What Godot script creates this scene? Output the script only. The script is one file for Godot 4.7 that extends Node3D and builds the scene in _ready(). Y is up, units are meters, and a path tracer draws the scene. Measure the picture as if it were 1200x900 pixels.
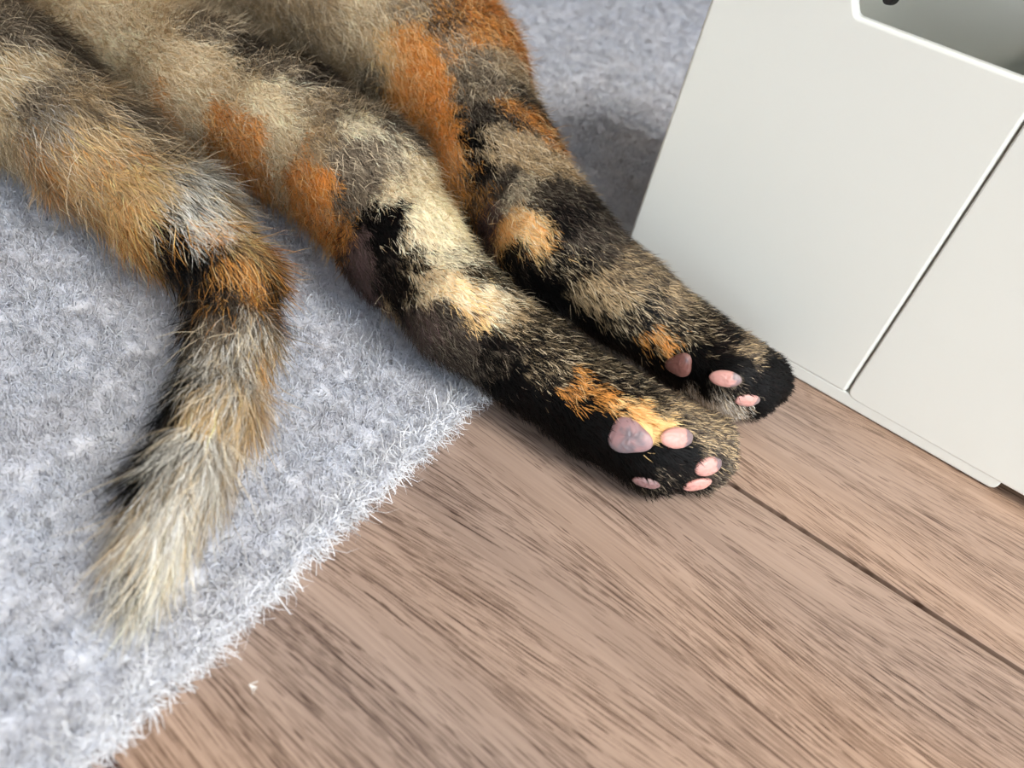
extends Node3D

# One metre is one metre. x runs along the floor planks, y is up, z comes towards the viewer.

const RUG_TOP := 0.0085
const EYE := Vector3(0, 0.2, 0)

const BONES_NEAR_LEG := [
	[Vector3(-0.4708,0.0458,-0.2178),0.0308,Vector3(-0.3795,0.0416,-0.2135),0.0262,13.0],
	[Vector3(-0.3795,0.0416,-0.2135),0.0262,Vector3(-0.3097,0.0413,-0.2160),0.0259,12.5],
	[Vector3(-0.3097,0.0413,-0.2160),0.0259,Vector3(-0.2582,0.0409,-0.2224),0.0264,11.0],
	[Vector3(-0.2582,0.0409,-0.2224),0.0264,Vector3(-0.2085,0.0399,-0.2189),0.0259,9.0],
	[Vector3(-0.2085,0.0399,-0.2189),0.0259,Vector3(-0.1690,0.0344,-0.2028),0.0205,7.2],
	[Vector3(-0.1690,0.0344,-0.2028),0.0205,Vector3(-0.1301,0.0302,-0.1939),0.0166,6.2],
	[Vector3(-0.1301,0.0302,-0.1939),0.0166,Vector3(-0.0992,0.0247,-0.1980),0.0154,5.8],
	[Vector3(-0.0992,0.0247,-0.1980),0.0154,Vector3(-0.0697,0.0195,-0.2027),0.0154,5.2],
	[Vector3(-0.0697,0.0195,-0.2027),0.0154,Vector3(-0.0505,0.0164,-0.2098),0.0145,4.8],
	[Vector3(-0.0499,0.0240,-0.2069),0.0072,Vector3(-0.0323,0.0200,-0.2265),0.0062,4.0],
	[Vector3(-0.0455,0.0210,-0.2055),0.0063,Vector3(-0.0270,0.0140,-0.2206),0.0056,4.0],
	[Vector3(-0.0451,0.0160,-0.2037),0.0067,Vector3(-0.0285,0.0085,-0.2138),0.0049,4.0],
	[Vector3(-0.0510,0.0160,-0.1983),0.0072,Vector3(-0.0412,0.0085,-0.1999),0.0049,4.0],
]
const BONES_FAR_LEG := [
	[Vector3(-0.3948,0.0756,-0.3320),0.0632,Vector3(-0.3107,0.0658,-0.3317),0.0525,11.5],
	[Vector3(-0.3107,0.0658,-0.3317),0.0525,Vector3(-0.2497,0.0518,-0.3153),0.0383,10.0],
	[Vector3(-0.2497,0.0518,-0.3153),0.0383,Vector3(-0.1869,0.0414,-0.2814),0.0274,8.5],
	[Vector3(-0.1869,0.0414,-0.2814),0.0274,Vector3(-0.1344,0.0361,-0.2570),0.0222,7.5],
	[Vector3(-0.1344,0.0361,-0.2570),0.0222,Vector3(-0.0951,0.0289,-0.2580),0.0173,6.5],
	[Vector3(-0.0951,0.0289,-0.2580),0.0173,Vector3(-0.0668,0.0203,-0.2658),0.0151,5.5],
	[Vector3(-0.0668,0.0203,-0.2658),0.0151,Vector3(-0.0451,0.0154,-0.2724),0.0134,4.6],
	[Vector3(-0.0471,0.0240,-0.2636),0.0089,Vector3(-0.0345,0.0160,-0.2843),0.0072,4.0],
	[Vector3(-0.0440,0.0220,-0.2588),0.0075,Vector3(-0.0294,0.0100,-0.2874),0.0062,4.0],
	[Vector3(-0.0463,0.0180,-0.2631),0.0069,Vector3(-0.0320,0.0095,-0.2704),0.0056,4.0],
	[Vector3(-0.0528,0.0170,-0.2651),0.0077,Vector3(-0.0414,0.0085,-0.2673),0.0053,4.0],
]
const BONES_TAIL := [
	[Vector3(-0.3947,0.0450,-0.1479),0.0269,Vector3(-0.3385,0.0422,-0.1467),0.0228,19.5],
	[Vector3(-0.3385,0.0422,-0.1467),0.0228,Vector3(-0.2837,0.0387,-0.1462),0.0180,20.5],
	[Vector3(-0.2837,0.0387,-0.1462),0.0180,Vector3(-0.2318,0.0355,-0.1457),0.0145,20.5],
	[Vector3(-0.2318,0.0355,-0.1457),0.0145,Vector3(-0.1947,0.0315,-0.1409),0.0102,19.5],
	[Vector3(-0.1947,0.0315,-0.1409),0.0102,Vector3(-0.1694,0.0296,-0.1228),0.0081,19.5],
	[Vector3(-0.1694,0.0296,-0.1228),0.0081,Vector3(-0.1473,0.0285,-0.1005),0.0070,19.5],
	[Vector3(-0.1473,0.0285,-0.1005),0.0070,Vector3(-0.1320,0.0275,-0.0784),0.0059,19.5],
	[Vector3(-0.1320,0.0275,-0.0784),0.0059,Vector3(-0.1221,0.0239,-0.0635),0.0029,21.0],
	[Vector3(-0.1221,0.0239,-0.0635),0.0029,Vector3(-0.1167,0.0188,-0.0565),0.0014,23.5],
]
const COAT_NEAR_LEG := [
	[-3500,620,-1981,3,4],[-3644,543,-1895,3,4],[-3572,457,-1878,3,4],[-3336,501,-1901,4,3],[-3151,461,-1878,3,4],[-3020,377,-1884,3,5],[-3087,651,-1999,3,4],[-3010,695,-2159,2,1],
	[-2876,618,-2012,3,4],[-2841,497,-1936,3,4],[-2656,442,-1931,5,3],[-2828,676,-2240,1,0],[-2589,699,-2180,2,1],[-2639,602,-2001,3,4],[-2471,626,-2038,4,3],[-2460,467,-1941,5,3],  # dark spots here and below: dark fur with shade of the cleft painted in
	[-2327,584,-2004,4,3],[-2287,653,-2099,2,3],[-2430,664,-2321,1,0],[-2654,708,-2328,0,1],[-2363,675,-2406,1,2],[-2280,490,-1944,3,4],[-2090,525,-1929,5,5],[-2150,447,-1911,5,3],
	[-1980,469,-1898,5,5],[-2092,586,-1971,3,2],[-2014,599,-1986,2,1],[-2034,678,-2143,4,2],[-2157,684,-2206,2,1],[-2003,668,-2247,1,2],[-1900,616,-2054,2,1],[-1846,405,-1843,5,1],
	[-1941,420,-1878,5,3],[-1849,504,-1895,1,2],[-1821,557,-1947,2,1],[-1647,521,-1879,0,0],[-1615,464,-1832,0,0],[-1649,385,-1796,8,1],[-1699,276,-1803,8,1],[-1817,602,-2112,2,4],
	[-1788,579,-2182,4,3],[-1623,567,-2053,4,4],[-1518,532,-1991,4,4],[-1409,502,-1931,4,4],[-1703,582,-2018,4,3],[-1542,513,-1905,4,3],[-1446,468,-1854,0,3],[-1565,385,-1800,0,1],
	[-1470,358,-1786,0,1],[-1648,183,-1854,8,1],[-1521,181,-1819,3,8],[-1358,441,-1808,3,4],[-1278,461,-1827,4,6],[-1193,457,-1868,4,6],[-1104,437,-1907,4,3],[-1150,415,-1837,6,1],
	[-1352,502,-1965,4,0],[-1251,490,-1953,0,3],[-995,424,-1919,0,3],[-1065,430,-1909,3,0],[-1248,377,-1766,1,0],[-1119,355,-1805,1,0],[-1298,310,-1744,1,8],[-1395,190,-1779,1,8],
	[-1188,249,-1772,1,0],[-1025,365,-1830,0,1],[-964,334,-1820,0,2],[-938,405,-1901,0,3],[-941,423,-1959,0,3],[-868,401,-1960,0,3],[-918,290,-1814,0,0],[-835,348,-1883,0,3],
	[-765,292,-1859,0,0],[-728,338,-1901,5,1],[-789,364,-1925,0,3],[-686,369,-1964,0,0],[-603,358,-1990,0,0],[-585,290,-1902,0,0],[-651,306,-1887,0,0],[-745,302,-1867,0,0],
	[-661,340,-1918,5,0],[-760,380,-1973,0,3],[-680,379,-2017,0,3],[-602,363,-2016,0,3],[-797,199,-1838,0,0],[-622,268,-1872,0,0],[-614,156,-1860,0,0],[-564,330,-1958,6,5],
	[-499,322,-1971,6,5],[-448,318,-1987,6,6],[-550,357,-2062,0,3],[-465,346,-2093,1,3],[-383,309,-2163,1,3],[-297,262,-2204,1,3],[-239,215,-2199,1,3],[-343,245,-2022,0,0],
	[-354,214,-1982,0,0],[-413,192,-1918,0,0],[-481,134,-1890,0,0],[-311,151,-2014,0,1],[-223,158,-2142,1,0],[-339,100,-1973,0,2],[-542,182,-1875,0,0],
]
const COAT_FAR_LEG := [
	[-4217,370,-2752,3,4],[-3829,496,-2756,3,4],[-3347,612,-2762,3,2],[-2984,671,-2775,3,2],[-2722,717,-2804,3,4],[-3122,494,-2794,2,3],[-2803,526,-2787,3,2],[-2586,488,-2753,2,1],
	[-2536,706,-2789,6,4],[-2467,765,-2823,5,6],[-2308,713,-2777,5,5],[-2343,629,-2726,5,6],[-2158,629,-2686,5,5],[-1976,603,-2601,5,5],[-2127,534,-2624,5,3],[-1888,531,-2532,5,3],
	[-1794,490,-2500,5,2],[-2512,855,-2915,2,3],[-2413,881,-2980,1,5],[-2365,904,-3105,5,1],[-2240,850,-3097,5,1],[-2265,843,-3250,5,1],[-2227,801,-2905,2,5],[-2105,771,-2890,2,1],
	[-2060,767,-3026,2,3],[-1938,731,-2819,2,1],[-2009,714,-2758,2,0],[-1847,711,-2911,1,0],[-1922,656,-2640,1,0],[-1796,688,-2701,1,0],[-1802,709,-2813,5,1],[-1806,605,-2571,0,0],
	[-1738,633,-2609,3,2],[-1644,623,-2600,3,2],[-1552,623,-2610,3,1],[-1740,532,-2511,0,1],[-1586,550,-2489,1,0],[-1464,555,-2446,2,4],[-1639,439,-2442,1,5],[-1373,596,-2484,1,0],
	[-1244,556,-2450,0,1],[-1337,493,-2356,6,4],[-1404,450,-2344,6,5],[-1260,485,-2370,6,5],[-1537,395,-2387,8,8],[-1118,500,-2462,1,0],[-1188,443,-2375,0,3],[-1088,414,-2396,0,3],
	[-996,386,-2395,3,0],[-920,385,-2405,3,0],[-1319,363,-2321,0,1],[-1155,268,-2372,0,0],[-979,215,-2391,0,0],[-901,451,-2468,1,3],[-779,394,-2500,0,3],[-760,412,-2560,1,3],
	[-796,320,-2437,0,3],[-721,289,-2467,5,3],[-829,204,-2426,0,0],[-651,336,-2522,0,3],[-573,356,-2583,0,3],[-471,358,-2607,0,1],[-399,338,-2652,1,3],[-527,258,-2495,0,0],
	[-452,314,-2526,0,0],[-352,285,-2581,0,0],[-287,242,-2697,0,0],[-254,173,-2694,0,0],[-598,143,-2491,0,0],[-357,222,-2530,0,2],[-390,104,-2545,2,7],[-716,166,-2469,0,0],
]
const COAT_TAIL := [
	[-3354,614,-1300,2,1],[-3321,671,-1453,2,1],[-3068,581,-1363,3,4],[-3013,386,-1262,3,4],[-2908,577,-1370,2,1],[-2732,438,-1276,3,5],[-2752,520,-1318,2,7],[-2765,586,-1451,3,2],
	[-3319,573,-1691,1,2],[-3169,549,-1634,1,2],[-2568,518,-1385,3,6],[-2336,473,-1329,6,3],[-2209,376,-1298,6,5],[-2663,548,-1516,2,1],[-2419,525,-1491,3,1],[-2470,511,-1387,3,5],  # the dark brown spots here paint in the shade between tail and thigh
	[-2425,499,-1581,2,1],[-2225,493,-1388,3,6],[-2108,389,-1314,0,5],[-2184,490,-1462,7,0],[-2112,457,-1390,7,0],[-2253,440,-1637,7,1],[-2118,448,-1647,2,7],[-1967,461,-1602,0,2],
	[-1975,449,-1392,7,5],[-2056,407,-1540,6,0],[-1884,427,-1443,6,1],[-1870,343,-1541,5,1],[-2038,312,-1291,0,5],[-1916,398,-1294,0,1],[-1851,356,-1234,1,5],[-1754,399,-1306,5,1],
	[-1813,281,-1456,5,0],[-1789,311,-1147,0,1],[-1744,394,-1199,0,1],[-1661,402,-1220,1,0],[-1760,286,-1449,0,1],[-1611,362,-1265,1,0],[-1972,275,-1238,0,0],[-1879,360,-1251,0,1],
	[-1354,312,-708,0,0],[-1302,276,-588,0,1],[-1616,341,-1384,0,5],[-1638,376,-1281,5,1],[-1677,402,-1197,1,5],[-1592,370,-1211,7,2],[-1609,374,-1113,2,1],[-1699,298,-1045,0,0],
	[-1582,359,-1046,7,0],[-1471,383,-989,7,2],[-1552,272,-1209,3,6],[-1416,280,-1139,6,5],[-1431,371,-1029,2,7],[-1381,322,-1027,7,3],[-1560,331,-913,0,0],[-1477,344,-906,0,7],
	[-1381,354,-913,3,7],[-1446,316,-828,0,1],[-1535,317,-908,0,0],[-1412,322,-784,0,0],[-1374,291,-704,0,0],[-1343,272,-632,0,0],[-1360,269,-994,3,6],[-1372,242,-1049,6,3],
	[-1338,358,-840,3,6],[-1432,344,-729,0,1],[-1362,333,-731,0,1],[-1308,353,-741,7,0],[-1265,344,-800,7,2],[-1273,263,-875,3,7],[-1376,308,-658,0,1],[-1296,309,-679,0,7],
	[-1237,310,-700,7,2],[-1233,234,-795,7,3],[-1312,300,-570,3,2],[-1273,253,-585,3,0],[-1210,283,-599,7,2],[-1180,277,-657,7,2],[-1167,212,-701,3,4],[-1241,241,-517,0,7],
	[-1202,210,-534,2,7],[-1180,212,-554,7,3],[-1154,214,-597,7,4],[-1131,175,-639,4,3],[-1160,170,-490,0,7],[-1124,149,-510,7,4],[-1104,161,-553,4,7],[-1082,122,-575,4,3],
	[-1110,84,-493,7,7],[-1135,113,-478,2,7],[-1033,157,-509,4,7],[-1911,311,-1138,5,6],[-1758,338,-1027,6,5],
]
const PADS := [
	[0,Vector3(-0.0517,0.0278,-0.1906),Vector3(0.233,0.574,0.785),Vector3(0.951,0.035,-0.307),0.0083,0.0066,0],
	[0,Vector3(-0.0389,0.0304,-0.2007),Vector3(0.607,0.698,0.378),Vector3(0.579,-0.064,-0.813),0.0066,0.0037,1],
	[0,Vector3(-0.0264,0.0197,-0.2093),Vector3(0.770,0.444,0.458),Vector3(0.501,0.024,-0.865),0.0059,0.0036,1],
	[0,Vector3(-0.0262,0.0126,-0.2059),Vector3(0.754,0.087,0.651),Vector3(0.617,0.246,-0.748),0.0054,0.0027,2],
	[0,Vector3(-0.0398,0.0134,-0.1911),Vector3(0.493,-0.037,0.869),Vector3(0.869,-0.032,-0.494),0.0050,0.0023,3],
	[1,Vector3(-0.0598,0.0230,-0.2473),Vector3(0.171,0.137,0.976),Vector3(0.787,-0.615,-0.052),0.0054,0.0061,4],
	[1,Vector3(-0.0418,0.0271,-0.2494),Vector3(0.292,0.403,0.867),Vector3(0.896,0.203,-0.396),0.0062,0.0033,1],
	[1,Vector3(-0.0313,0.0182,-0.2572),Vector3(0.786,0.037,0.617),Vector3(0.616,-0.127,-0.777),0.0060,0.0030,1],
]


# Linear base colours of the coat. Each spot of the coat lists above is x, y, z in tenths of a millimetre, then its main and its second colour.
const BLACK := 0
const COAT := [
	Color(0.006, 0.0055, 0.0055),  # black
	Color(0.085, 0.066, 0.052),  # dark brown
	Color(0.300, 0.240, 0.175),  # grey brown
	Color(0.570, 0.425, 0.250),  # tan
	Color(0.900, 0.800, 0.600),  # cream
	Color(0.760, 0.350, 0.090),  # orange
	Color(0.850, 0.575, 0.270),  # light orange
	Color(0.740, 0.715, 0.650),  # greyish white
	Color(0.160, 0.105, 0.100),  # thin-haired mauve skin
]

var rng := RandomNumberGenerator.new()
var noise := FastNoiseLite.new()


func _ready() -> void:
	rng.seed = 7
	noise.seed = 3
	noise.noise_type = FastNoiseLite.TYPE_SIMPLEX_SMOOTH
	noise.fractal_octaves = 2
	noise.frequency = 1.0
	set_view_and_light()
	build_room()
	build_floor()
	build_storage_box()
	build_rug()
	build_cat()
	build_lint()


# ---------------------------------------------------------------- view and light

func set_view_and_light() -> void:
	var cam := Camera3D.new()
	cam.name = "camera"
	add_child(cam, true)
	cam.transform = Transform3D(Basis(Vector3(0.77724792, 0.19879972, -0.59696259), Vector3(-0.52003121, 0.73706611, -0.4316261), Vector3(0.35419375, 0.64591967, 0.67626516)), EYE)
	cam.near = 0.01
	cam.far = 50.0
	var lens := CameraAttributesPhysical.new()
	lens.frustum_focal_length = 24.0
	lens.frustum_focus_distance = 0.285
	lens.frustum_near = 0.01
	lens.frustum_far = 50.0
	lens.exposure_aperture = 9.0
	cam.attributes = lens
	cam.fov = 53.13
	cam.current = true
	var we := WorldEnvironment.new()
	we.name = "world_environment"
	var env := Environment.new()
	var sky := Sky.new()
	var air := ProceduralSkyMaterial.new()
	air.sky_top_color = Color(0.90, 0.95, 1.0)
	air.sky_horizon_color = Color(1.0, 0.985, 0.96)
	air.ground_horizon_color = Color(0.62, 0.60, 0.56)
	air.ground_bottom_color = Color(0.45, 0.43, 0.40)
	air.sky_energy_multiplier = 1.0
	air.ground_energy_multiplier = 0.6
	sky.sky_material = air
	env.background_mode = Environment.BG_SKY
	env.background_energy_multiplier = 5.5
	env.sky = sky
	env.tonemap_mode = Environment.TONE_MAPPER_LINEAR
	env.tonemap_exposure = 1.06
	env.sdfgi_enabled = true
	env.ssao_enabled = true
	env.ssil_enabled = true
	we.environment = env
	add_child(we, true)
	# hazy sun through the tall unseen window on the right
	var sun := DirectionalLight3D.new()
	sun.name = "sun"
	add_child(sun, true)
	sun.look_at_from_position(Vector3(0.51, 0.825, 0.11), Vector3.ZERO)
	sun.light_color = Color(1.0, 0.96, 0.89)
	sun.light_energy = 2.0
	sun.light_angular_distance = 28.0
	sun.sky_mode = DirectionalLight3D.SKY_MODE_LIGHT_ONLY
	sun.shadow_enabled = true


# ---------------------------------------------------------------- helpers

func paint(color: Color, rough := 0.6, spec := 0.5) -> StandardMaterial3D:
	var m := StandardMaterial3D.new()
	m.albedo_color = color
	m.roughness = rough
	m.metallic_specular = spec
	return m


func put(called: String, mesh: Mesh, mat: Material, parent: Node = null) -> MeshInstance3D:
	var o := MeshInstance3D.new()
	o.name = called
	o.mesh = mesh
	if mat:
		o.material_override = mat
		for i in mesh.get_surface_count():
			o.set_surface_override_material(i, mat)
	(parent if parent else self).add_child(o, true)
	return o


func thing(called: String, label: String, category: String, at := Vector3.ZERO) -> Node3D:
	var o := Node3D.new()
	o.name = called
	o.position = at
	o.set_meta("label", label)
	o.set_meta("category", category)
	add_child(o, true)
	return o


func setting(called: String) -> Node3D:
	var o := Node3D.new()
	o.name = called
	o.set_meta("kind", "structure")
	add_child(o, true)
	return o


func box_mesh(lo: Vector3, hi: Vector3, bevel := 0.0) -> ArrayMesh:
	var st := SurfaceTool.new()
	st.begin(Mesh.PRIMITIVE_TRIANGLES)
	add_box(st, lo, hi, bevel)
	return st.commit()


# A box whose edges are chamfered.
func add_box(st: SurfaceTool, lo: Vector3, hi: Vector3, b := 0.0, uv_scale := Vector2.ZERO, uv_shift := Vector2.ZERO) -> void:
	var mid := (lo + hi) / 2.0
	var half := (hi - lo) / 2.0
	var quads := []
	for axis in 3:
		var u := (axis + 1) % 3
		var v := (axis + 2) % 3
		for s: float in [-1.0, 1.0]:
			var q := []
			for c in [[-1, -1], [1, -1], [1, 1], [-1, 1]]:
				var p := Vector3.ZERO
				p[axis] = s * half[axis]
				p[u] = c[0] * (half[u] - b)
				p[v] = c[1] * (half[v] - b)
				q.append(p)
			quads.append(q)
	if b > 0.0:
		for axis in 3:
			var u := (axis + 1) % 3
			var v := (axis + 2) % 3
			for su: float in [-1.0, 1.0]:
				for sv: float in [-1.0, 1.0]:
					var q := []
					for c in [[-1, 0], [1, 0], [1, 1], [-1, 1]]:
						var p := Vector3.ZERO
						p[axis] = c[0] * (half[axis] - b)
						p[u] = su * (half[u] - (b if c[1] else 0.0))
						p[v] = sv * (half[v] - (0.0 if c[1] else b))
						q.append(p)
					quads.append(q)
		for sx: float in [-1.0, 1.0]:
			for sy: float in [-1.0, 1.0]:
				for sz: float in [-1.0, 1.0]:
					quads.append([Vector3(sx * half.x, sy * (half.y - b), sz * (half.z - b)), Vector3(sx * (half.x - b), sy * half.y, sz * (half.z - b)), Vector3(sx * (half.x - b), sy * (half.y - b), sz * half.z)])
	for q in quads:
		var n: Vector3 = (q[1] - q[0]).cross(q[2] - q[0]).normalized()
		var centre := Vector3.ZERO
		for p in q:
			centre += p
		if n.dot(centre) < 0.0:
			n = -n
			q.reverse()
		for k in range(1, q.size() - 1):
			for p in [q[0], q[k + 1], q[k]]:  # clockwise from outside
				st.set_normal(n)
				st.set_uv(Vector2(mid.x + p.x, mid.z + p.z) * uv_scale + uv_shift)
				st.add_vertex(mid + p)


# ---------------------------------------------------------------- the room round the scene

func build_room() -> void:
	var wall_paint := paint(Color(0.93, 0.92, 0.90), 0.9, 0.3)
	for w in [["wall_left", Vector3(-1.92, -0.05, -1.92), Vector3(-1.8, 2.5, 2.72)], ["wall_back", Vector3(-1.8, -0.05, -1.92), Vector3(1.32, 2.5, -1.8)], ["wall_front", Vector3(-1.8, -0.05, 2.6), Vector3(1.32, 2.5, 2.72)]]:
		put(w[0], box_mesh(w[1], w[2]), wall_paint).set_meta("kind", "structure")
	put("ceiling", box_mesh(Vector3(-1.92, 2.4, -1.92), Vector3(1.32, 2.52, 2.72)), wall_paint).set_meta("kind", "structure")
	var st := SurfaceTool.new()
	st.begin(Mesh.PRIMITIVE_TRIANGLES)
	var z0 := -0.75
	var z1 := 2.3
	add_box(st, Vector3(1.2, -0.05, -1.8), Vector3(1.32, 2.4, z0))
	add_box(st, Vector3(1.2, -0.05, z1), Vector3(1.32, 2.4, 2.6))
	add_box(st, Vector3(1.2, -0.05, z0), Vector3(1.32, 0.06, z1))
	add_box(st, Vector3(1.2, 2.34, z0), Vector3(1.32, 2.4, z1))
	put("wall_right", st.commit(), wall_paint).set_meta("kind", "structure")
	# tall window out of view, sized and placed to light the floor
	var win := setting("unseen_window_1")
	var frame := SurfaceTool.new()
	frame.begin(Mesh.PRIMITIVE_TRIANGLES)
	var zm := (z0 + z1) / 2.0
	for z: float in [z0 + 0.02, zm, z1 - 0.02]:
		add_box(frame, Vector3(1.24, 0.06, z - 0.02), Vector3(1.28, 2.34, z + 0.02), 0.003)
	for y: float in [0.08, 2.32]:
		add_box(frame, Vector3(1.24, y - 0.02, z0 + 0.04), Vector3(1.28, y + 0.02, z1 - 0.04), 0.003)
	put("window_frame", frame.commit(), paint(Color(0.85, 0.85, 0.84), 0.4), win)
	var glass := paint(Color(1, 1, 1, 0.04), 0.0)
	glass.transparency = BaseMaterial3D.TRANSPARENCY_ALPHA
	for z: Array in [[z0 + 0.04, zm - 0.02], [zm + 0.02, z1 - 0.04]]:
		put("pane", box_mesh(Vector3(1.259, 0.1, z[0]), Vector3(1.261, 2.30, z[1])), glass, win)


func wood_texture() -> ImageTexture:
	# 0.60 m along the grain by 0.2041 m across, tileable enough for planks that start anywhere
	var w := 2048
	var h := 1024
	var f := FastNoiseLite.new()
	f.seed = 11
	f.noise_type = FastNoiseLite.TYPE_SIMPLEX_SMOOTH
	f.fractal_octaves = 4
	f.frequency = 0.012
	var streak := f.get_image(128, h, false, false, false)
	streak.resize(w, h, Image.INTERPOLATE_CUBIC)
	f.seed = 12
	f.frequency = 0.09
	var fine := f.get_image(96, h, false, false, false)
	fine.resize(w, h, Image.INTERPOLATE_CUBIC)
	f.seed = 13
	f.frequency = 0.006
	f.fractal_octaves = 2
	var broad := f.get_image(256, 256, false, false, false)
	broad.resize(w, h, Image.INTERPOLATE_CUBIC)
	var a := streak.get_data()
	var b := fine.get_data()
	var c := broad.get_data()
	var tone := PackedFloat32Array()
	tone.resize(w * h)
	for i in w * h:
		tone[i] = 1.0 + (a[i] - 128) * 0.0007 + (b[i] - 128) * 0.0006 + (c[i] - 128) * 0.0005
	# pores: thin dark strokes that follow a slightly wandering grain
	var r := RandomNumberGenerator.new()
	r.seed = 5
	f.seed = 21
	f.frequency = 0.0016
	f.fractal_octaves = 2
	var where := FastNoiseLite.new()
	where.seed = 31
	where.frequency = 0.006
	where.fractal_octaves = 3
	for k in 34000:
		var x := r.randf() * w
		var y := r.randf() * h
		var crowd := where.get_noise_2d(x * 0.35, y * 1.6)
		if r.randf() > 0.62 + crowd * 1.1:
			continue
		var length := int(lerpf(14.0, 95.0, pow(r.randf(), 2.4)))
		var dark := lerpf(0.10, 0.46, r.randf() * r.randf())
		var width := 0.9 + 1.1 * r.randf() * r.randf()
		var slope := f.get_noise_2d(x * 0.6, y) * 0.34 + r.randf_range(-0.015, 0.015)
		for j in length:
			var px := int(x + j) % w
			var t := float(j) / length
			var deep := dark * minf(1.0, 4.0 * t * (1.0 - t) + 0.15)
			var py := y + j * slope
			for q in range(int(py - width), int(py + width) + 1):
				var away := absf(q - py) / width
				if away < 1.0:
					var at := posmod(q, h) * w + px
					tone[at] *= 1.0 - deep * (1.0 - away * away)
	var out := PackedByteArray()
	out.resize(w * h * 3)
	for i in w * h:
		var t := tone[i]
		var d := 1.0 - t
		var k := (c[i] - 128) * 0.05
		out[i * 3] = clampi(int(155.0 * t + k), 0, 255)
		out[i * 3 + 1] = clampi(int(132.0 * t - d * 14.0), 0, 255)
		out[i * 3 + 2] = clampi(int(117.0 * t - d * 20.0 - k), 0, 255)
	var im := Image.create_from_data(w, h, false, Image.FORMAT_RGB8, out)
	return ImageTexture.create_from_image(im)


func build_floor() -> void:
	var floor_node := setting("floor")
	put("subfloor", box_mesh(Vector3(-1.9, -0.06, -1.9), Vector3(1.3, -0.004, 2.7)), paint(Color(0.36, 0.23, 0.18), 0.9, 0.2), floor_node)
	var mat := paint(Color(1, 1, 1), 0.42, 0.4)
	mat.albedo_texture = wood_texture()
	var wide := 0.2041
	for row in 23:
		var z := -0.0272 - wide * (row - 13)
		var cut := -0.95 + 0.37 * ((row * 7) % 5 - 2) * 0.5 if row in [12, 13, 14, 15] else -0.5 + 0.3 * ((row * 7) % 5 - 2)
		var ends := [-1.8, cut, 1.2]
		for k in 2:
			var st := SurfaceTool.new()
			st.begin(Mesh.PRIMITIVE_TRIANGLES)
			add_box(st, Vector3(ends[k] + 0.0004, -0.009, z - wide + 0.0012), Vector3(ends[k + 1] - 0.0004, 0.0, z - 0.0012), 0.0006, Vector2(1.0 / 0.6, 1.0 / wide), Vector2(0.3 + 0.08 * (row % 3) if row in [12, 13, 14, 15] else rng.randf(), -(z - wide) / wide))
			put("plank", st.commit(), mat, floor_node)


# ---------------------------------------------------------------- the white storage box

# Rounds the corners of a counter-clockwise outline; radii per corner.
func rounded(points: Array, radii: Array) -> PackedVector2Array:
	var out := PackedVector2Array()
	var n := points.size()
	for i in n:
		var p: Vector2 = points[i]
		var a: Vector2 = (points[(i + n - 1) % n] - p).normalized()
		var b: Vector2 = (points[(i + 1) % n] - p).normalized()
		var half := a.angle_to(b) / 2.0
		var reach: float = radii[i] / absf(tan(half))
		var from := p + a * reach
		var to := p + b * reach
		for k in 7:
			var t := k / 6.0
			out.append(from.lerp(p, t).lerp(p.lerp(to, t), t))
	return out


# A plate in the xy plane from z_back to z_front with a rounded front edge.
func plate(outline: PackedVector2Array, z_back: float, z_front: float, edge: float) -> ArrayMesh:
	var n := outline.size()
	var inward := PackedVector2Array()
	for i in n:
		var d := outline[(i + 1) % n] - outline[(i + n - 1) % n]
		inward.append(Vector2(-d.y, d.x).normalized())
	var rings := [[0.0, z_back, 0.0], [0.0, z_front - edge, 0.0]]
	for k in range(1, 7):
		var t := k / 6.0 * PI / 2.0
		rings.append([edge * (1.0 - cos(t)), z_front - edge * (1.0 - sin(t)), t])
	var st := SurfaceTool.new()
	st.begin(Mesh.PRIMITIVE_TRIANGLES)
	for r in rings.size() - 1:
		for i in n:
			var j := (i + 1) % n
			var q := []
			for c in [[r, i], [r, j], [r + 1, j], [r + 1, i]]:
				var ring: Array = rings[c[0]]
				var xy: Vector2 = outline[c[1]] + inward[c[1]] * ring[0]
				var flat: Vector2 = -inward[c[1]] * cos(ring[2])
				q.append([Vector3(xy.x, xy.y, ring[1]), Vector3(flat.x, flat.y, sin(ring[2]))])
			for k in [0, 2, 1, 0, 3, 2]:
				st.set_normal(q[k][1])
				st.add_vertex(q[k][0])
	for side in 2:
		var face := PackedVector2Array()
		for i in n:
			face.append(outline[i] + inward[i] * (edge if side else 0.0))
		var tri := Geometry2D.triangulate_polygon(face)
		for t in range(0, tri.size(), 3):
			var a := face[tri[t]]
			var b := face[tri[t + 1]]
			var c := face[tri[t + 2]]
			var ccw := (b - a).cross(c - a) > 0.0
			for p: Vector2 in ([a, c, b] if ccw == (side == 1) else [a, b, c]):
				st.set_normal(Vector3(0, 0, 1 if side else -1))
				st.add_vertex(Vector3(p.x, p.y, z_front if side else z_back))
	return st.commit()


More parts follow.
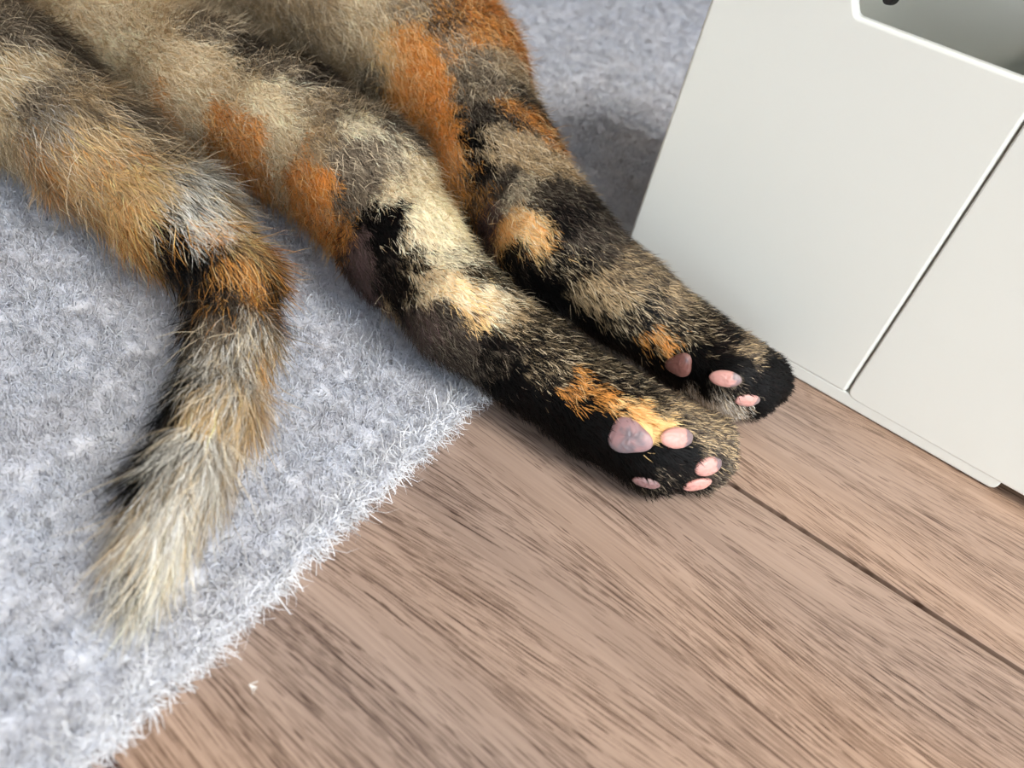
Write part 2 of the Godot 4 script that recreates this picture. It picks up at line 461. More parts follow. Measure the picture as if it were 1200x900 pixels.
func build_storage_box() -> void:
	var box := thing("storage_box", "low white storage box with two smooth front panels, standing on the wooden floor", "storage box", Vector3(0, 0, -0.317))
	var white := paint(Color(0.925, 0.935, 0.915), 0.38, 0.5)
	var p1 := rounded([Vector2(-0.1253, 0.017), Vector2(-0.1060, 0.0058), Vector2(-0.0038, 0.0058), Vector2(-0.0038, 0.1440), Vector2(-0.0700, 0.1440), Vector2(-0.0760, 0.1530), Vector2(-0.0760, 0.1660), Vector2(-0.1253, 0.1660)], [0.002, 0.004, 0.0024, 0.003, 0.003, 0.002, 0.004, 0.004])
	put("front_panel", plate(p1, -0.0045, 0.0, 0.0018), white, box)
	var p2 := rounded([Vector2(-0.0030, 0.0052), Vector2(0.1260, 0.0052), Vector2(0.1260, 0.1660), Vector2(0.0700, 0.1660), Vector2(0.0640, 0.1440), Vector2(-0.0030, 0.1440)], [0.0045, 0.0045, 0.004, 0.004, 0.003, 0.003])
	put("front_panel", plate(p2, -0.0045, 0.0, 0.0008), white, box)
	# the foot rail under the panels ends short of the right side with a round nose
	var rail := rounded([Vector2(-0.1200, 0.0004), Vector2(0.0660, 0.0004), Vector2(0.0660, 0.0068), Vector2(-0.1200, 0.0068)], [0.0015, 0.0035, 0.0012, 0.0012])
	put("foot_rail", plate(rail, -0.016, -0.0002, 0.0009), white, box)
	put("side_panel", box_mesh(Vector3(-0.1235, 0.017, -0.170), Vector3(-0.1195, 0.1655, -0.0048), 0.0008), white, box)
	put("side_panel", box_mesh(Vector3(0.1195, 0.006, -0.170), Vector3(0.1235, 0.1655, -0.0048), 0.0008), white, box)
	put("back_panel", box_mesh(Vector3(-0.1190, 0.006, -0.170), Vector3(0.1190, 0.1655, -0.166), 0.0008), white, box)
	put("bottom_panel", box_mesh(Vector3(-0.1030, 0.0063, -0.1655), Vector3(0.1190, 0.010, -0.0048), 0.0005), white, box)
	put("divider", box_mesh(Vector3(-0.0105, 0.0105, -0.1650), Vector3(0.0035, 0.1425, -0.0046), 0.0005), white, box)
	put("unseen_lid", box_mesh(Vector3(-0.1265, 0.1665, -0.138), Vector3(0.1265, 0.1705, 0.0010), 0.0012), white, box)  # out of view; open at the rear, set to shade the inside
	var stud := CylinderMesh.new()
	stud.top_radius = 0.002
	stud.bottom_radius = 0.0026
	stud.height = 0.005
	var s := put("peg", stud, paint(Color(0.04, 0.04, 0.045), 0.5), box)
	s.position = Vector3(-0.0634, 0.1516, -0.0068)
	s.rotation.x = PI / 2


# ---------------------------------------------------------------- hairs as thin ribbons

class Hairs:
	var v := PackedVector3Array()
	var n := PackedVector3Array()
	var c := PackedColorArray()
	var i := PackedInt32Array()

	# Four spine points, tapering to a tip; five triangles facing along `out`.
	func add(p0: Vector3, p1: Vector3, p2: Vector3, p3: Vector3, side: Vector3, width: float, n0: Vector3, n1: Vector3, c0: Color, c1: Color, tip: Color) -> void:
		var at := v.size()
		var s := side * width
		v.append(p0 - s)
		v.append(p0 + s)
		v.append(p1 - s)
		v.append(p1 + s)
		var s2 := s * 0.75
		v.append(p2 - s2)
		v.append(p2 + s2)
		v.append(p3)
		n.append(n0)
		n.append(n0)
		n.append(n0)
		n.append(n0)
		n.append(n1)
		n.append(n1)
		n.append(n1)
		c.append(c0)
		c.append(c0)
		c.append(c1)
		c.append(c1)
		c.append(c1)
		c.append(c1)
		c.append(tip)
		i.append_array([at, at + 2, at + 1, at + 1, at + 2, at + 3, at + 2, at + 4, at + 3, at + 3, at + 4, at + 5, at + 4, at + 6, at + 5])

	# Three spine points, three triangles: the short hair.
	func add_short(p0: Vector3, p1: Vector3, p2: Vector3, side: Vector3, width: float, n0: Vector3, c0: Color, tip: Color) -> void:
		var at := v.size()
		var s := side * width
		v.append(p0 - s)
		v.append(p0 + s)
		v.append(p1 - s)
		v.append(p1 + s)
		v.append(p2)
		for k in 5:
			n.append(n0)
		for k in 4:
			c.append(c0)
		c.append(tip)
		i.append_array([at, at + 2, at + 1, at + 1, at + 2, at + 3, at + 2, at + 4, at + 3])

	func mesh() -> ArrayMesh:
		var a := []
		a.resize(Mesh.ARRAY_MAX)
		a[Mesh.ARRAY_VERTEX] = v
		a[Mesh.ARRAY_NORMAL] = n
		a[Mesh.ARRAY_COLOR] = c
		a[Mesh.ARRAY_INDEX] = i
		var m := ArrayMesh.new()
		m.add_surface_from_arrays(Mesh.PRIMITIVE_TRIANGLES, a)
		return m


func hair_paint(rough: float, spec: float, through: float) -> StandardMaterial3D:
	var m := paint(Color(1, 1, 1), rough, spec)
	m.vertex_color_use_as_albedo = true
	m.cull_mode = BaseMaterial3D.CULL_DISABLED
	m.backlight_enabled = true
	m.backlight = Color(through, through, through).linear_to_srgb()
	return m


func ball() -> Vector3:
	return Vector3(rng.randf_range(-1, 1), rng.randf_range(-1, 1), rng.randf_range(-1, 1))


# ---------------------------------------------------------------- the rug

const RUG_TURN := 0.112   # the rug's edge runs this much of x for each z
const RUG_X0 := -0.0905   # where that edge would meet z = 0

func rug_edge(z: float) -> float:
	return RUG_X0 + RUG_TURN * z


func tuft(curly: float, hairs: int, tall: float, spread: float, width: float) -> ArrayMesh:
	var h := Hairs.new()
	for k in hairs:
		var a := rng.randf() * TAU
		var out := Vector3(cos(a), 0, sin(a))
		var root := out * spread * sqrt(rng.randf()) * 0.7
		var high := tall * rng.randf_range(0.55, 1.1)
		var lean := out * rng.randf_range(0.1, 1.0) + ball() * 0.3
		var p1 := root + (Vector3.UP + lean * 0.4) * high * 0.45
		var p2 := p1 + (Vector3.UP * (0.8 - curly * 0.5) + lean + ball() * curly) * high * 0.4
		var p3 := p2 + (Vector3.UP * (0.6 - curly) + lean + ball() * curly * 1.6) * high * 0.4
		var d := (p2 - p1).normalized()
		var side := d.cross(Vector3.UP + out * 0.3).normalized()
		if side.length() < 0.1:
			side = Vector3.RIGHT
		var face := side.cross(d).normalized()
		if face.y < 0.0:
			side = -side
			face = -face
		var nn := (face * 0.5 + Vector3.UP * 0.7 + out * 0.35).normalized()
		var g := rng.randf_range(0.80, 1.0)
		var white := Color(g, g, g)
		h.add(root, p1, p2, p3, side, width, nn, nn, white, white, white)
	return h.mesh()


func spread_tufts(called: String, parent: Node, mat: Material, meshes: Array, places: Array) -> void:
	for k in meshes.size():
		var mm := MultiMesh.new()
		mm.transform_format = MultiMesh.TRANSFORM_3D
		mm.use_colors = true
		mm.mesh = meshes[k]
		var mine := []
		for q in range(k, places.size(), meshes.size()):
			mine.append(places[q])
		mm.instance_count = mine.size()
		for q in mine.size():
			mm.set_instance_transform(q, mine[q][0])
			mm.set_instance_color(q, mine[q][1])
		var o := MultiMeshInstance3D.new()
		o.name = called
		o.multimesh = mm
		o.material_override = mat
		o.set_meta("kind", "stuff")
		parent.add_child(o, true)


func rug_color(x: float, z: float, low := 0.0) -> Color:
	var patch := noise.get_noise_2d(x * 60.0, z * 60.0)
	var nub := noise.get_noise_2d(x * 260.0 + 7.0, z * 260.0)
	var g := 0.88 + 0.04 * patch + 0.11 * nub + rng.randf_range(-0.12, 0.10)
	g = clampf(g, 0.5, 0.96)
	var tint := noise.get_noise_2d(x * 25.0 + 40.0, z * 25.0)
	return Color(g * (0.935 - 0.025 * tint), g * 0.965, minf(0.99, g * (1.06 + 0.03 * tint)))


func build_rug() -> void:
	var rug := thing("rug", "fluffy pale grey rug with a curly pile, under the cat", "rug")
	# the backing, with the nubs of the pile's roots as relief
	var back := SurfaceTool.new()
	back.begin(Mesh.PRIMITIVE_TRIANGLES)
	var z0 := -1.5
	var z1 := 0.32
	var x0 := -1.45
	var y := 0.0045
	var corners := [Vector3(x0, 0, z1), Vector3(rug_edge(z1) - 0.002, 0, z1), Vector3(rug_edge(z0) - 0.002, 0, z0), Vector3(x0, 0, z0)]
	var faces := [[corners[0] + Vector3.UP * y, corners[1] + Vector3.UP * y, corners[2] + Vector3.UP * y, corners[3] + Vector3.UP * y]]
	for k in 4:
		var a: Vector3 = corners[k]
		var b: Vector3 = corners[(k + 1) % 4]
		faces.append([a + Vector3.UP * 0.0003, b + Vector3.UP * 0.0003, b + Vector3.UP * y, a + Vector3.UP * y])
	for f in faces:
		var nn: Vector3 = (f[1] - f[0]).cross(f[2] - f[0]).normalized()
		for k in [0, 2, 1, 0, 3, 2]:
			back.set_normal(nn)
			back.add_vertex(f[k])
	put("backing", back.commit(), paint(Color(0.90, 0.91, 0.94), 1.0, 0.1), rug)
	var yarn := hair_paint(0.85, 0.25, 0.7)
	var meshes := []
	for k in 6:
		meshes.append(tuft(1.15, 12, 0.0047, 0.0011, 0.000105))
	var places := []
	var nubs := FastNoiseLite.new()
	nubs.seed = 17
	nubs.noise_type = FastNoiseLite.TYPE_CELLULAR
	nubs.cellular_return_type = FastNoiseLite.RETURN_DISTANCE
	nubs.frequency = 1.0 / 0.0045
	# rows of tufts, thinner and larger the farther they lie from the viewer
	var z := z1
	while z > z0:
		var away := Vector2(maxf(0.0, absf(z + 0.15) - 0.12), 0.0).length()
		var step := 0.0018 + 0.0042 * clampf((-z - 0.30) / 0.6, 0.0, 1.0) + 0.0012 * clampf((z - 0.03) / 0.2, 0.0, 1.0)
		var x := rug_edge(z) - 0.0015
		while x > x0:
			var stride := step + 0.0035 * clampf((-x - 0.32) / 0.4, 0.0, 1.0)
			var size := stride / 0.0018
			var px := x + rng.randf_range(-0.5, 0.5) * stride
			var pz := z + rng.randf_range(-0.5, 0.5) * step
			# the pile stands in small nubs, some four millimetres apart
			var lump := 1.0 - 2.0 * clampf(nubs.get_noise_2d(px, pz) + 1.0, 0.0, 1.0) + 0.5 * noise.get_noise_2d(px * 70.0, pz * 70.0 + 9.0)
			var tall := (0.95 + 0.40 * lump) * rng.randf_range(0.8, 1.15) * (1.0 if size < 1.6 else 0.75)
			var b := Basis(Vector3.UP, rng.randf() * TAU).scaled_local(Vector3(size, tall, size))
			b = Basis(Vector3(rng.randf_range(-1, 1), 0, rng.randf_range(-1, 1)).normalized(), rng.randf() * 0.5) * b
			places.append([Transform3D(b, Vector3(px, y - 0.0010 + 0.0021 * lump, pz)), rug_color(px, pz)])
			x -= stride
		z -= step
	spread_tufts("pile", rug, yarn, meshes, places)
	# the shaggy edge: longer hairs leaning over the floor, coloured whiter as if lit
	var long := []
	for k in 5:
		long.append(tuft(0.55, 8, 0.0088, 0.0016, 0.00013))
	var rim := []
	z = 0.2
	while z > -0.75:
		for k in 3:
			var x := rug_edge(z) + rng.randf_range(-0.008, 0.0005)
			var shag := noise.get_noise_1d(z * 90.0)
			var tilt := lerpf(0.5, 1.5, clampf((x - rug_edge(z) + 0.008) / 0.008, 0.0, 1.0)) + rng.randf_range(-0.3, 0.2)
			var b := Basis(Vector3(0, 0, -1).rotated(Vector3.UP, rng.randf_range(-0.7, 0.7)), tilt) * Basis(Vector3.UP, rng.randf() * TAU)
			b = b.scaled_local(Vector3(1, rng.randf_range(0.6, 1.0) + shag * 0.35, 1))
			var g := rng.randf_range(0.85, 0.97)
			rim.append([Transform3D(b, Vector3(x, rng.randf_range(0.0015, y), z)), Color(g * 0.975, g * 0.985, g * 1.02)])
		z -= 0.0011
	spread_tufts("fringe", rug, yarn, long, rim)


# ---------------------------------------------------------------- the cat

const CELL := 0.0025
const SHARP := 250.0

class Field:
	# exponential sum of tapered capsules on a grid: 1 on the surface, more inside
	var lo: Vector3
	var nx: int
	var ny: int
	var nz: int
	var f := PackedFloat32Array()

	func _init(from: Vector3, to: Vector3) -> void:
		lo = from
		nx = int((to.x - from.x) / CELL) + 1
		ny = int((to.y - from.y) / CELL) + 1
		nz = int((to.z - from.z) / CELL) + 1
		f.resize(nx * ny * nz)

	func add(b: Array) -> void:
		var a: Vector3 = b[0]
		var ra: float = b[1]
		var c: Vector3 = b[2]
		var rc: float = b[3]
		var reach := maxf(ra, rc) + 0.014
		var p0 := ((a.min(c) - Vector3.ONE * reach - lo) / CELL).clamp(Vector3.ZERO, Vector3(nx - 1, ny - 1, nz - 1))
		var p1 := ((a.max(c) + Vector3.ONE * reach - lo) / CELL).clamp(Vector3.ZERO, Vector3(nx - 1, ny - 1, nz - 1))
		var ab := c - a
		var inv := 1.0 / ab.length_squared()
		for z in range(int(p0.z), int(p1.z) + 1):
			for y in range(int(p0.y), int(p1.y) + 1):
				var row := (z * ny + y) * nx
				for x in range(int(p0.x), int(p1.x) + 1):
					var d := lo + Vector3(x, y, z) * CELL - a
					var t := clampf(d.dot(ab) * inv, 0.0, 1.0)
					var gap := (d - ab * t).length() - ra - (rc - ra) * t
					if gap < 0.014:
						f[row + x] += exp(-SHARP * maxf(gap, -0.03))


func build_cat() -> void:
	var cat := thing("cat", "tortoiseshell cat stretched out on the rug, tail and both hind paws towards the viewer", "cat")
	var groups := [BONES_NEAR_LEG, BONES_FAR_LEG + BONES_BODY, BONES_TAIL]
	var coats := [COAT_NEAR_LEG, COAT_FAR_LEG, COAT_TAIL]
	var fields := []
	for g in groups:
		var fl := Field.new(Vector3(-0.96, -0.002, -0.475), Vector3(-0.015, 0.168, -0.03))
		for b in g:
			fl.add(b)
		fields.append(fl)
	var all: Field = fields[0]
	var size := all.f.size()
	var fa: PackedFloat32Array = fields[0].f
	var fb: PackedFloat32Array = fields[1].f
	var ft: PackedFloat32Array = fields[2].f
	var top := PackedFloat32Array()
	top.resize(size)
	for i in size:
		top[i] = maxf(fa[i], maxf(fb[i], ft[i]))
	# surface nets
	var nx := all.nx
	var ny := all.ny
	var step := [1, nx, nx * ny]
	var corner := [0, 1, nx, nx + 1, nx * ny, nx * ny + 1, nx * ny + nx, nx * ny + nx + 1]
	var cell_vertex := {}
	var v := PackedVector3Array()
	var cells := PackedInt32Array()
	for z in all.nz - 1:
		for y in ny - 1:
			var row := (z * ny + y) * nx
			for x in nx - 1:
				var at := row + x
				var inside := 0
				for k: int in corner:
					if top[at + k] > 1.0:
						inside += 1
				if inside == 0 or inside == 8:
					continue
				var sum := Vector3.ZERO
				var count := 0
				for e in 12:
					var axis := e / 4
					var u := (axis + 1) % 3
					var w := (axis + 2) % 3
					var p := Vector3.ZERO
					p[u] = e & 1
					p[w] = (e >> 1) & 1
					var i0: int = at + int(p.x) + int(p.y) * nx + int(p.z) * nx * ny
					var i1: int = i0 + step[axis]
					var v0 := log(maxf(top[i0], 1e-5))
					var v1 := log(maxf(top[i1], 1e-5))
					if (v0 > 0.0) != (v1 > 0.0):
						p[axis] = v0 / (v0 - v1)
						sum += p
						count += 1
				cell_vertex[at] = v.size()
				v.append(all.lo + (Vector3(x, y, z) + sum / count) * CELL)
				cells.append(at)
	var tris := PackedInt32Array()
	for n_cell in cells.size():
		var at := cells[n_cell]
		for axis in 3:
			var s: int = step[axis]
			if (top[at] > 1.0) == (top[at + s] > 1.0):
				continue
			var u: int = step[(axis + 1) % 3]
			var w: int = step[(axis + 2) % 3]
			if not (cell_vertex.has(at - u) and cell_vertex.has(at - w) and cell_vertex.has(at - u - w)):
				continue
			var a: int = cell_vertex[at]
			var b: int = cell_vertex[at - u]
			var c: int = cell_vertex[at - u - w]
			var d: int = cell_vertex[at - w]
			if top[at] > 1.0:
				tris.append_array([a, c, b, a, d, c])
			else:
				tris.append_array([a, b, c, a, c, d])
	# normals from the faces; make sure they point out and the winding is clockwise
	var n := PackedVector3Array()
	n.resize(v.size())
	for t in range(0, tris.size(), 3):
		var fn := (v[tris[t + 2]] - v[tris[t]]).cross(v[tris[t + 1]] - v[tris[t]])
		n[tris[t]] += fn
		n[tris[t + 1]] += fn
		n[tris[t + 2]] += fn
	for i in n.size():
		n[i] = n[i].normalized()
	# per vertex: the lie of the fur, its length, the coat patch
	var flow := PackedVector3Array()
	var length := PackedFloat32Array()
	var patch := PackedInt32Array()
	var belongs := PackedByteArray()
	flow.resize(v.size())
	length.resize(v.size())
	patch.resize(v.size())
	var patch2 := PackedInt32Array()
	patch2.resize(v.size())
	var mixing := PackedFloat32Array()
	mixing.resize(v.size())
	belongs.resize(v.size())
	var coat_at := []
	var coat_of := []
	for g in 3:
		var at := PackedVector3Array()
		for p in coats[g]:
			at.append(Vector3(p[0], p[1], p[2]) * 1e-4)
		if g == 1:  # the patches go on over the trunk and the head
			coats[1] = coats[1].duplicate()
			for k in 60:
				var p := Vector3(rng.randf_range(-0.94, -0.46), rng.randf_range(0.02, 0.15), rng.randf_range(-0.45, -0.22))
				at.append(p)
				coats[1].append([0, 0, 0, [0, 0, 1, 5, 5, 3, 2, 4][rng.randi() % 8], [0, 1, 3, 5][rng.randi() % 4]])
		coat_at.append(at)
	for i in v.size():
		var at := cells[i]
		var g := 0
		if fb[at] >= fa[at] and fb[at] >= ft[at]:
			g = 1
		elif ft[at] > fa[at]:
			g = 2
		belongs[i] = g
		var p := v[i]
		var dir := Vector3.ZERO
		var long := 0.0
		var weight := 0.0
		for b in groups[g]:
			var a: Vector3 = b[0]
			var ab: Vector3 = b[2] - a
			var along: float = clampf((p - a).dot(ab) / ab.length_squared(), 0.0, 1.0)
			var gap: float = (p - a - ab * along).length() - lerpf(b[1], b[3], along)
			if gap < 0.03:
				var wgt := exp(-170.0 * gap)
				dir += ab.normalized() * wgt
				long += b[4] * wgt
				weight += wgt
		flow[i] = dir.normalized()
		length[i] = long / maxf(weight, 1e-6) * 0.001
		var q := p + flow[i] * length[i] * (0.6 if g == 2 else 0.45) + Vector3(noise.get_noise_3d(p.x * 90.0, p.y * 90.0, p.z * 90.0), noise.get_noise_3d(p.x * 90.0 + 31.0, p.y * 90.0, p.z * 90.0), noise.get_noise_3d(p.x * 90.0, p.y * 90.0 + 57.0, p.z * 90.0)) * 0.0065
		var best := 1e9
		var second := 1e9
		var spots: PackedVector3Array = coat_at[g]
		for k in spots.size():
			var far := q.distance_squared_to(spots[k])
			if far < best:
				second = best
				patch2[i] = patch[i]
				best = far
				patch[i] = k
			elif far < second:
				second = far
				patch2[i] = k
		mixing[i] = 0.5 * exp(-(sqrt(second) - sqrt(best)) / 0.0035)
	var shade := PackedColorArray()
	shade.resize(v.size())
	for i in v.size():
		var spot: Array = coats[belongs[i]][patch[i]]
		shade[i] = (COAT[spot[3]] as Color).lerp(COAT[spot[4]], 0.35)
	var arrays := []
	arrays.resize(Mesh.ARRAY_MAX)
	arrays[Mesh.ARRAY_VERTEX] = v
	arrays[Mesh.ARRAY_NORMAL] = n
	arrays[Mesh.ARRAY_COLOR] = shade
	arrays[Mesh.ARRAY_INDEX] = tris
	var skin := ArrayMesh.new()
	skin.add_surface_from_arrays(Mesh.PRIMITIVE_TRIANGLES, arrays)
	var under := paint(Color(1, 1, 1), 0.9, 0.1)
	under.vertex_color_use_as_albedo = true
	put("body", skin, under, cat)
	build_pads(cat)
	var dot := SphereMesh.new()
	dot.radius = 0.5
	dot.height = 1.0
	for e in [["nose", Vector3(-0.9165, 0.0475, -0.3835), Vector3(0.006, 0.006, 0.010), Color(0.62, 0.42, 0.40)], ["eye", Vector3(-0.8985, 0.0665, -0.3600), Vector3(0.010, 0.011, 0.010), Color(0.35, 0.36, 0.10)], ["eye", Vector3(-0.8985, 0.0665, -0.3990), Vector3(0.010, 0.011, 0.010), Color(0.35, 0.36, 0.10)]]:
		var o := put(e[0], dot, paint(e[3], 0.25), cat)
		o.position = e[1]
		o.scale = e[2]
	# the coat
	var fur := Hairs.new()
	var strays := 0
	for t in range(0, tris.size(), 3):
		var i0 := tris[t]
		var i1 := tris[t + 1]
		var i2 := tris[t + 2]
		var p0 := v[i0]
		var e1 := v[i1] - p0
		var e2 := v[i2] - p0
		var area := e1.cross(e2).length() * 0.5
		var g := belongs[i0]
		var density := HAIRS_PER_MM2 * 1e6
		if g == 2:
			density *= 1.05
		if n[i0].y < -0.35:
			density *= 0.35
		if p0.x < -0.48:
			density *= 0.15
		var wanted := area * density
		var many := int(wanted) + (1 if rng.randf() < wanted - int(wanted) else 0)
		for k in many:
			var a := rng.randf()
			var b := rng.randf()
			if a + b > 1.0:
				a = 1.0 - a
				b = 1.0 - b
			var root := p0 + e1 * a + e2 * b
			var bare := false
			for pad in PADS:
				var off: Vector3 = root - pad[1]
				if off.length_squared() < 0.0002:
					var x := off.dot(pad[3])
					var y: float = off.dot((pad[2] as Vector3).cross(pad[3]))
					if pow(x / (pad[4] * 0.93), 2.0) + pow(y / (pad[5] * 0.93), 2.0) < 1.0:
						bare = true
						break
			if bare:
				continue
			var pick := i0 if a + b < 0.5 else (i1 if a > b else i2)
			if rng.randf() < 0.3:
				pick = [i0, i1, i2][rng.randi() % 3]
			var nn := n[pick]
			var spot: Array = coats[belongs[pick]][patch2[pick] if rng.randf() < mixing[pick] else patch[pick]]
			var main_tone: int = spot[3]
			var second_tone: int = spot[4]
			var long := length[pick] * rng.randf_range(0.65, 1.15)
			var col: Color = COAT[main_tone]
			if rng.randf() < (0.12 if main_tone == BLACK else 0.32):
				col = COAT[second_tone]
				if main_tone == BLACK and second_tone == 3:
					col = col.lerp(COAT[4], 0.35)
			var v_rand := rng.randf_range(0.60, 1.38)
			col = Color(col.r * v_rand, col.g * v_rand, col.b * v_rand)
			# locks: neighbouring hairs share a bend
			var sc := 200.0 if g == 2 else 260.0
			var swirl := Vector3(noise.get_noise_3d(root.x * sc, root.y * sc, root.z * sc), noise.get_noise_3d(root.x * sc + 70.0, root.y * sc, root.z * sc), noise.get_noise_3d(root.x * sc, root.y * sc, root.z * sc + 70.0))
			var lie := flow[pick]
			lie = (lie - nn * lie.dot(nn)).normalized()
			if g == 2:
				lie = (lie + swirl * 0.45 + ball() * 0.20).normalized()
			else:
				lie = (lie + swirl * 0.60 + ball() * 0.30).normalized()
			var lift := 0.28 + 0.20 * rng.randf() + 0.22 * swirl.x
			var guard := rng.randf()
			var tip := col
			if g == 2:
				var pale := rng.randf_range(0.55, 1.45)
				col = Color(col.r * pale, col.g * pale, col.b * pale)
			var wide := 0.000115 if g < 2 else 0.000105
			if guard < (0.045 if g == 2 else (0.10 if long > 0.007 else 0.03)) and main_tone >= 2 and main_tone <= 7:
				long *= 1.2 if g == 2 else 1.45
				lift += 0.35
				col = Color(0.82, 0.69, 0.49)
				tip = Color(0.93, 0.85, 0.68)
				if main_tone == 5 or main_tone == 6:
					col = Color(0.86, 0.58, 0.27)
					tip = Color(0.93, 0.76, 0.50)
				wide = 0.00010
				lie = (lie + ball() * 0.5).normalized()
			elif guard < 0.30 and (main_tone in [1, 2, 3, 7]):
				tip = col.lerp(Color(0.80, 0.70, 0.52), 0.6)
			elif guard < 0.12 and main_tone == BLACK and second_tone == 3:
				tip = Color(0.45, 0.33, 0.19)
			if g == 2:
				lift *= 0.72
			if root.x < -0.48:
				wide *= 2.6
			var d0 := (lie + nn * lift * 1.6).normalized()
			var d1 := (lie + nn * lift * 0.9 + ball() * 0.12).normalized()
			var d2 := (lie + nn * lift * 0.35 + swirl * 0.3 + ball() * 0.2 + Vector3(0, -0.10, 0)).normalized()
			var q1 := root + d0 * long * 0.34
			var q2 := q1 + d1 * long * 0.34
			var q3 := q2 + d2 * long * 0.34
			var low := 0.0006 if root.x > rug_edge(root.z) + 0.004 else RUG_TOP * 0.8
			if root.x > -0.14 and root.z < -0.28:
				q1.z = maxf(q1.z, -0.3166)
				q2.z = maxf(q2.z, -0.3164)
				q3.z = maxf(q3.z, -0.3162)
			q1.y = maxf(q1.y, low)
			q2.y = maxf(q2.y, low)
			q3.y = maxf(q3.y, low)
			var side := lie.cross(nn)
			side = (side + nn * rng.randf_range(-0.55, 0.55)).normalized()
			var face := side.cross(d1)
			if face.dot(nn) < 0.0:
				side = -side
				face = -face
			var sn := (nn * 0.75 + face * 0.55).normalized()
			if g == 2 or absf(wide - 0.0001) < 0.000001:
				fur.add(root - nn * 0.0004, q1, q2, q3, side, wide, sn, sn, col, col, tip)
			else:
				fur.add_short(root - nn * 0.0004, (q1 + q2) * 0.5, q3, side, wide, sn, col, tip)
			strays += 1
	var coat := put("fur", fur.mesh(), hair_paint(0.5, 0.26, 0.4), cat)
	coat.set_meta("kind", "stuff")
	print("vertices ", v.size(), " hairs ", strays, " triangles ", fur.i.size() / 3)


const HAIRS_PER_MM2 := 2.9

const BONES_BODY := [
	[Vector3(-0.455, 0.078, -0.325), 0.066, Vector3(-0.60, 0.082, -0.335), 0.070, 13.0],
	[Vector3(-0.60, 0.082, -0.335), 0.070, Vector3(-0.74, 0.074, -0.345), 0.060, 13.0],
	[Vector3(-0.50, 0.062, -0.255), 0.044, Vector3(-0.58, 0.066, -0.29), 0.050, 13.0],
	[Vector3(-0.50, 0.060, -0.22), 0.034, Vector3(-0.425, 0.046, -0.160), 0.026, 15.0],
	# neck, head, ears and muzzle
	[Vector3(-0.74, 0.074, -0.345), 0.054, Vector3(-0.83, 0.066, -0.365), 0.042, 10.0],
	[Vector3(-0.84, 0.064, -0.37), 0.043, Vector3(-0.865, 0.060, -0.375), 0.040, 6.0],
	[Vector3(-0.875, 0.052, -0.378), 0.026, Vector3(-0.902, 0.044, -0.382), 0.015, 3.0],
	[Vector3(-0.845, 0.090, -0.347), 0.017, Vector3(-0.842, 0.124, -0.338), 0.004, 3.0],
	[Vector3(-0.845, 0.090, -0.397), 0.017, Vector3(-0.842, 0.124, -0.406), 0.004, 3.0],
	# fore legs stretched out ahead
	[Vector3(-0.74, 0.050, -0.320), 0.030, Vector3(-0.84, 0.026, -0.295), 0.017, 7.0],
	[Vector3(-0.84, 0.026, -0.295), 0.016, Vector3(-0.93, 0.023, -0.300), 0.014, 5.0],
	[Vector3(-0.74, 0.050, -0.375), 0.030, Vector3(-0.84, 0.026, -0.430), 0.017, 7.0],
	[Vector3(-0.84, 0.026, -0.430), 0.016, Vector3(-0.93, 0.023, -0.435), 0.014, 5.0],
]


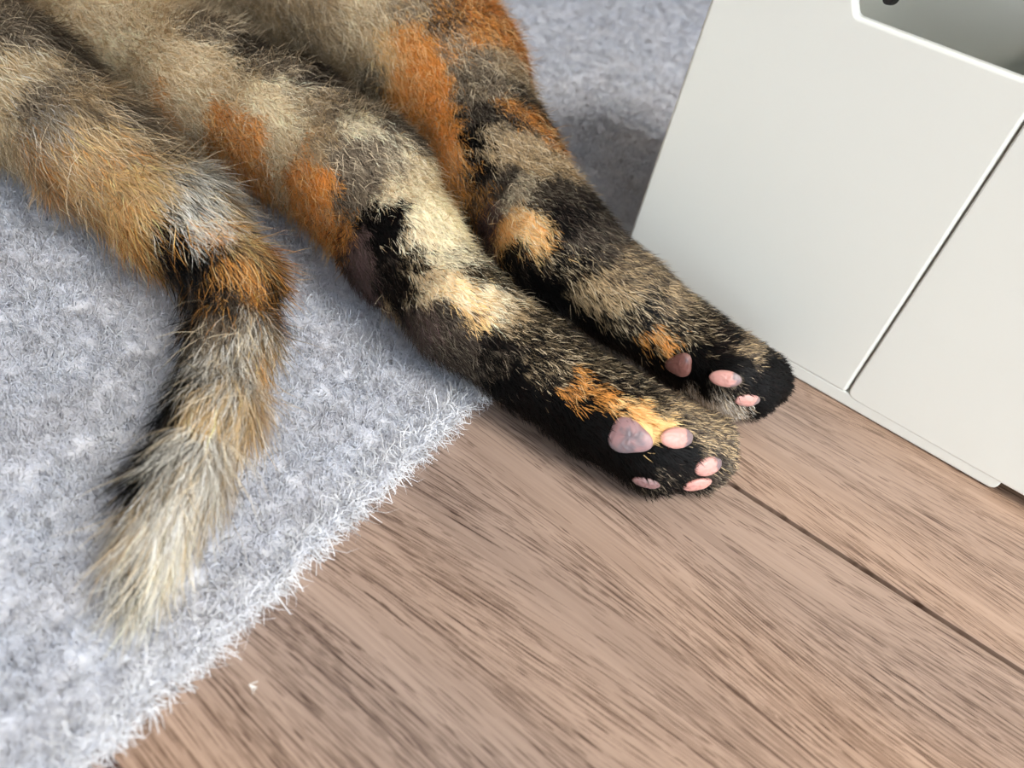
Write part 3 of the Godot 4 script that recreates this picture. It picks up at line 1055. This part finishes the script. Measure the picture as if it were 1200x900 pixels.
func build_pads(cat: Node3D) -> void:
	# kinds: 0 the near sole, 1 toe with a grey tip, 2 plain pink toe, 3 greyish toe, 4 the far sole
	var skin_of := [Color(0.57, 0.45, 0.46), Color(0.77, 0.57, 0.54), Color(0.78, 0.56, 0.53), Color(0.50, 0.38, 0.38), Color(0.44, 0.29, 0.26)]
	var called := ["pink and grey three-lobed sole pad of the near paw", "pink toe pad with a grey tip", "small pink toe pad at the edge of the paw", "small grey-pink toe pad at the edge of the paw", "dark brown-pink sole pad of the far paw"]
	for pad in PADS:
		var kind: int = pad[6]
		var sole := kind == 0 or kind == 4
		var n: Vector3 = pad[2]
		var x: Vector3 = pad[3]
		var y := n.cross(x)
		var st := SurfaceTool.new()
		st.begin(Mesh.PRIMITIVE_TRIANGLES)
		st.set_smooth_group(0)
		var rings := 14
		var around := 36
		var grid := []
		var base: Color = (skin_of[kind] as Color).srgb_to_linear()
		for r in rings + 1:
			var row := []
			var t := float(r) / rings * PI * 0.62
			for k in around:
				var ang := TAU * k / around
				var edge := 1.0
				if sole:
					edge = 0.90 + 0.11 * cos(3.0 * ang)   # three soft lobes
				var rad := sin(minf(t, PI / 2)) * edge if t < PI / 2 else edge * (1.0 - 0.25 * (t - PI / 2))
				var p: Vector3 = x * (cos(ang) * rad * pad[4]) + y * (sin(ang) * rad * pad[5]) + n * (cos(t) * pad[5] * (0.34 if sole else 0.55))
				var bump := noise.get_noise_3d(p.x * 700.0, p.y * 700.0, p.z * 700.0) * 0.0003
				row.append(pad[1] - n * 0.0006 + p + n * bump)
			grid.append(row)
		for r in rings:
			for k in around:
				var q := [grid[r][k], grid[r][(k + 1) % around], grid[r + 1][(k + 1) % around], grid[r + 1][k]]
				for c in [0, 1, 2, 0, 2, 3]:
					var w: Vector3 = q[c]
					# slate-grey pigment in blotches over the pink skin
					var off: Vector3 = w - pad[1]
					var blot: float = noise.get_noise_3d(w.x * 230.0, w.y * 230.0, w.z * 230.0) * 0.35
					if kind == 1:
						blot += off.dot(x) / pad[4] * 1.3 - 0.55
					elif kind == 0:
						blot += off.dot(-y) / pad[5] * 0.2 + 0.15 - absf(off.dot(x) / pad[4] - 0.1) * 0.3
					else:
						blot -= 0.1
					var col := base.lerp(Color(0.13, 0.115, 0.13), smoothstep(0.0, 0.22, blot) * 0.85)
					st.set_color(col)
					st.add_vertex(w)
		st.index()
		st.generate_normals()
		var m := paint(Color(1, 1, 1), 0.42, 0.5)
		m.vertex_color_use_as_albedo = true
		m.subsurf_scatter_enabled = true
		m.subsurf_scatter_strength = 0.12
		var o := put("sole_pad" if sole else "toe_pad", st.commit(), m, cat)
		o.set_meta("label", called[kind])


# ---------------------------------------------------------------- bits of fluff on the floor

func build_lint() -> void:
	var pale := hair_paint(0.8, 0.3, 0.3)
	for l in [["tiny white wisp of fluff on the bare wood beside the rug's lower edge", Vector3(-0.0830, 0, -0.0604), 5], ["small curl of rug fibre on the wood at the rug's shaggy edge", Vector3(-0.0974, 0, -0.0642), 4]]:
		var o := thing("lint", l[0], "lint", l[1])
		var h := Hairs.new()
		for k in l[2]:
			var a := rng.randf() * TAU
			var d := Vector3(cos(a), 0.35, sin(a)) * 0.0012
			h.add(Vector3(0, 0.0002, 0), d, d * 1.8 + Vector3(0, -0.0003, 0), d * 2.4 + Vector3(sin(a), -0.6, cos(a)) * 0.0008, Vector3(-sin(a), 0.2, cos(a)), 0.00012, Vector3.UP, Vector3.UP, Color(0.85, 0.84, 0.82), Color(0.85, 0.84, 0.82), Color(0.85, 0.84, 0.82))
		put("fibre", h.mesh(), pale, o)
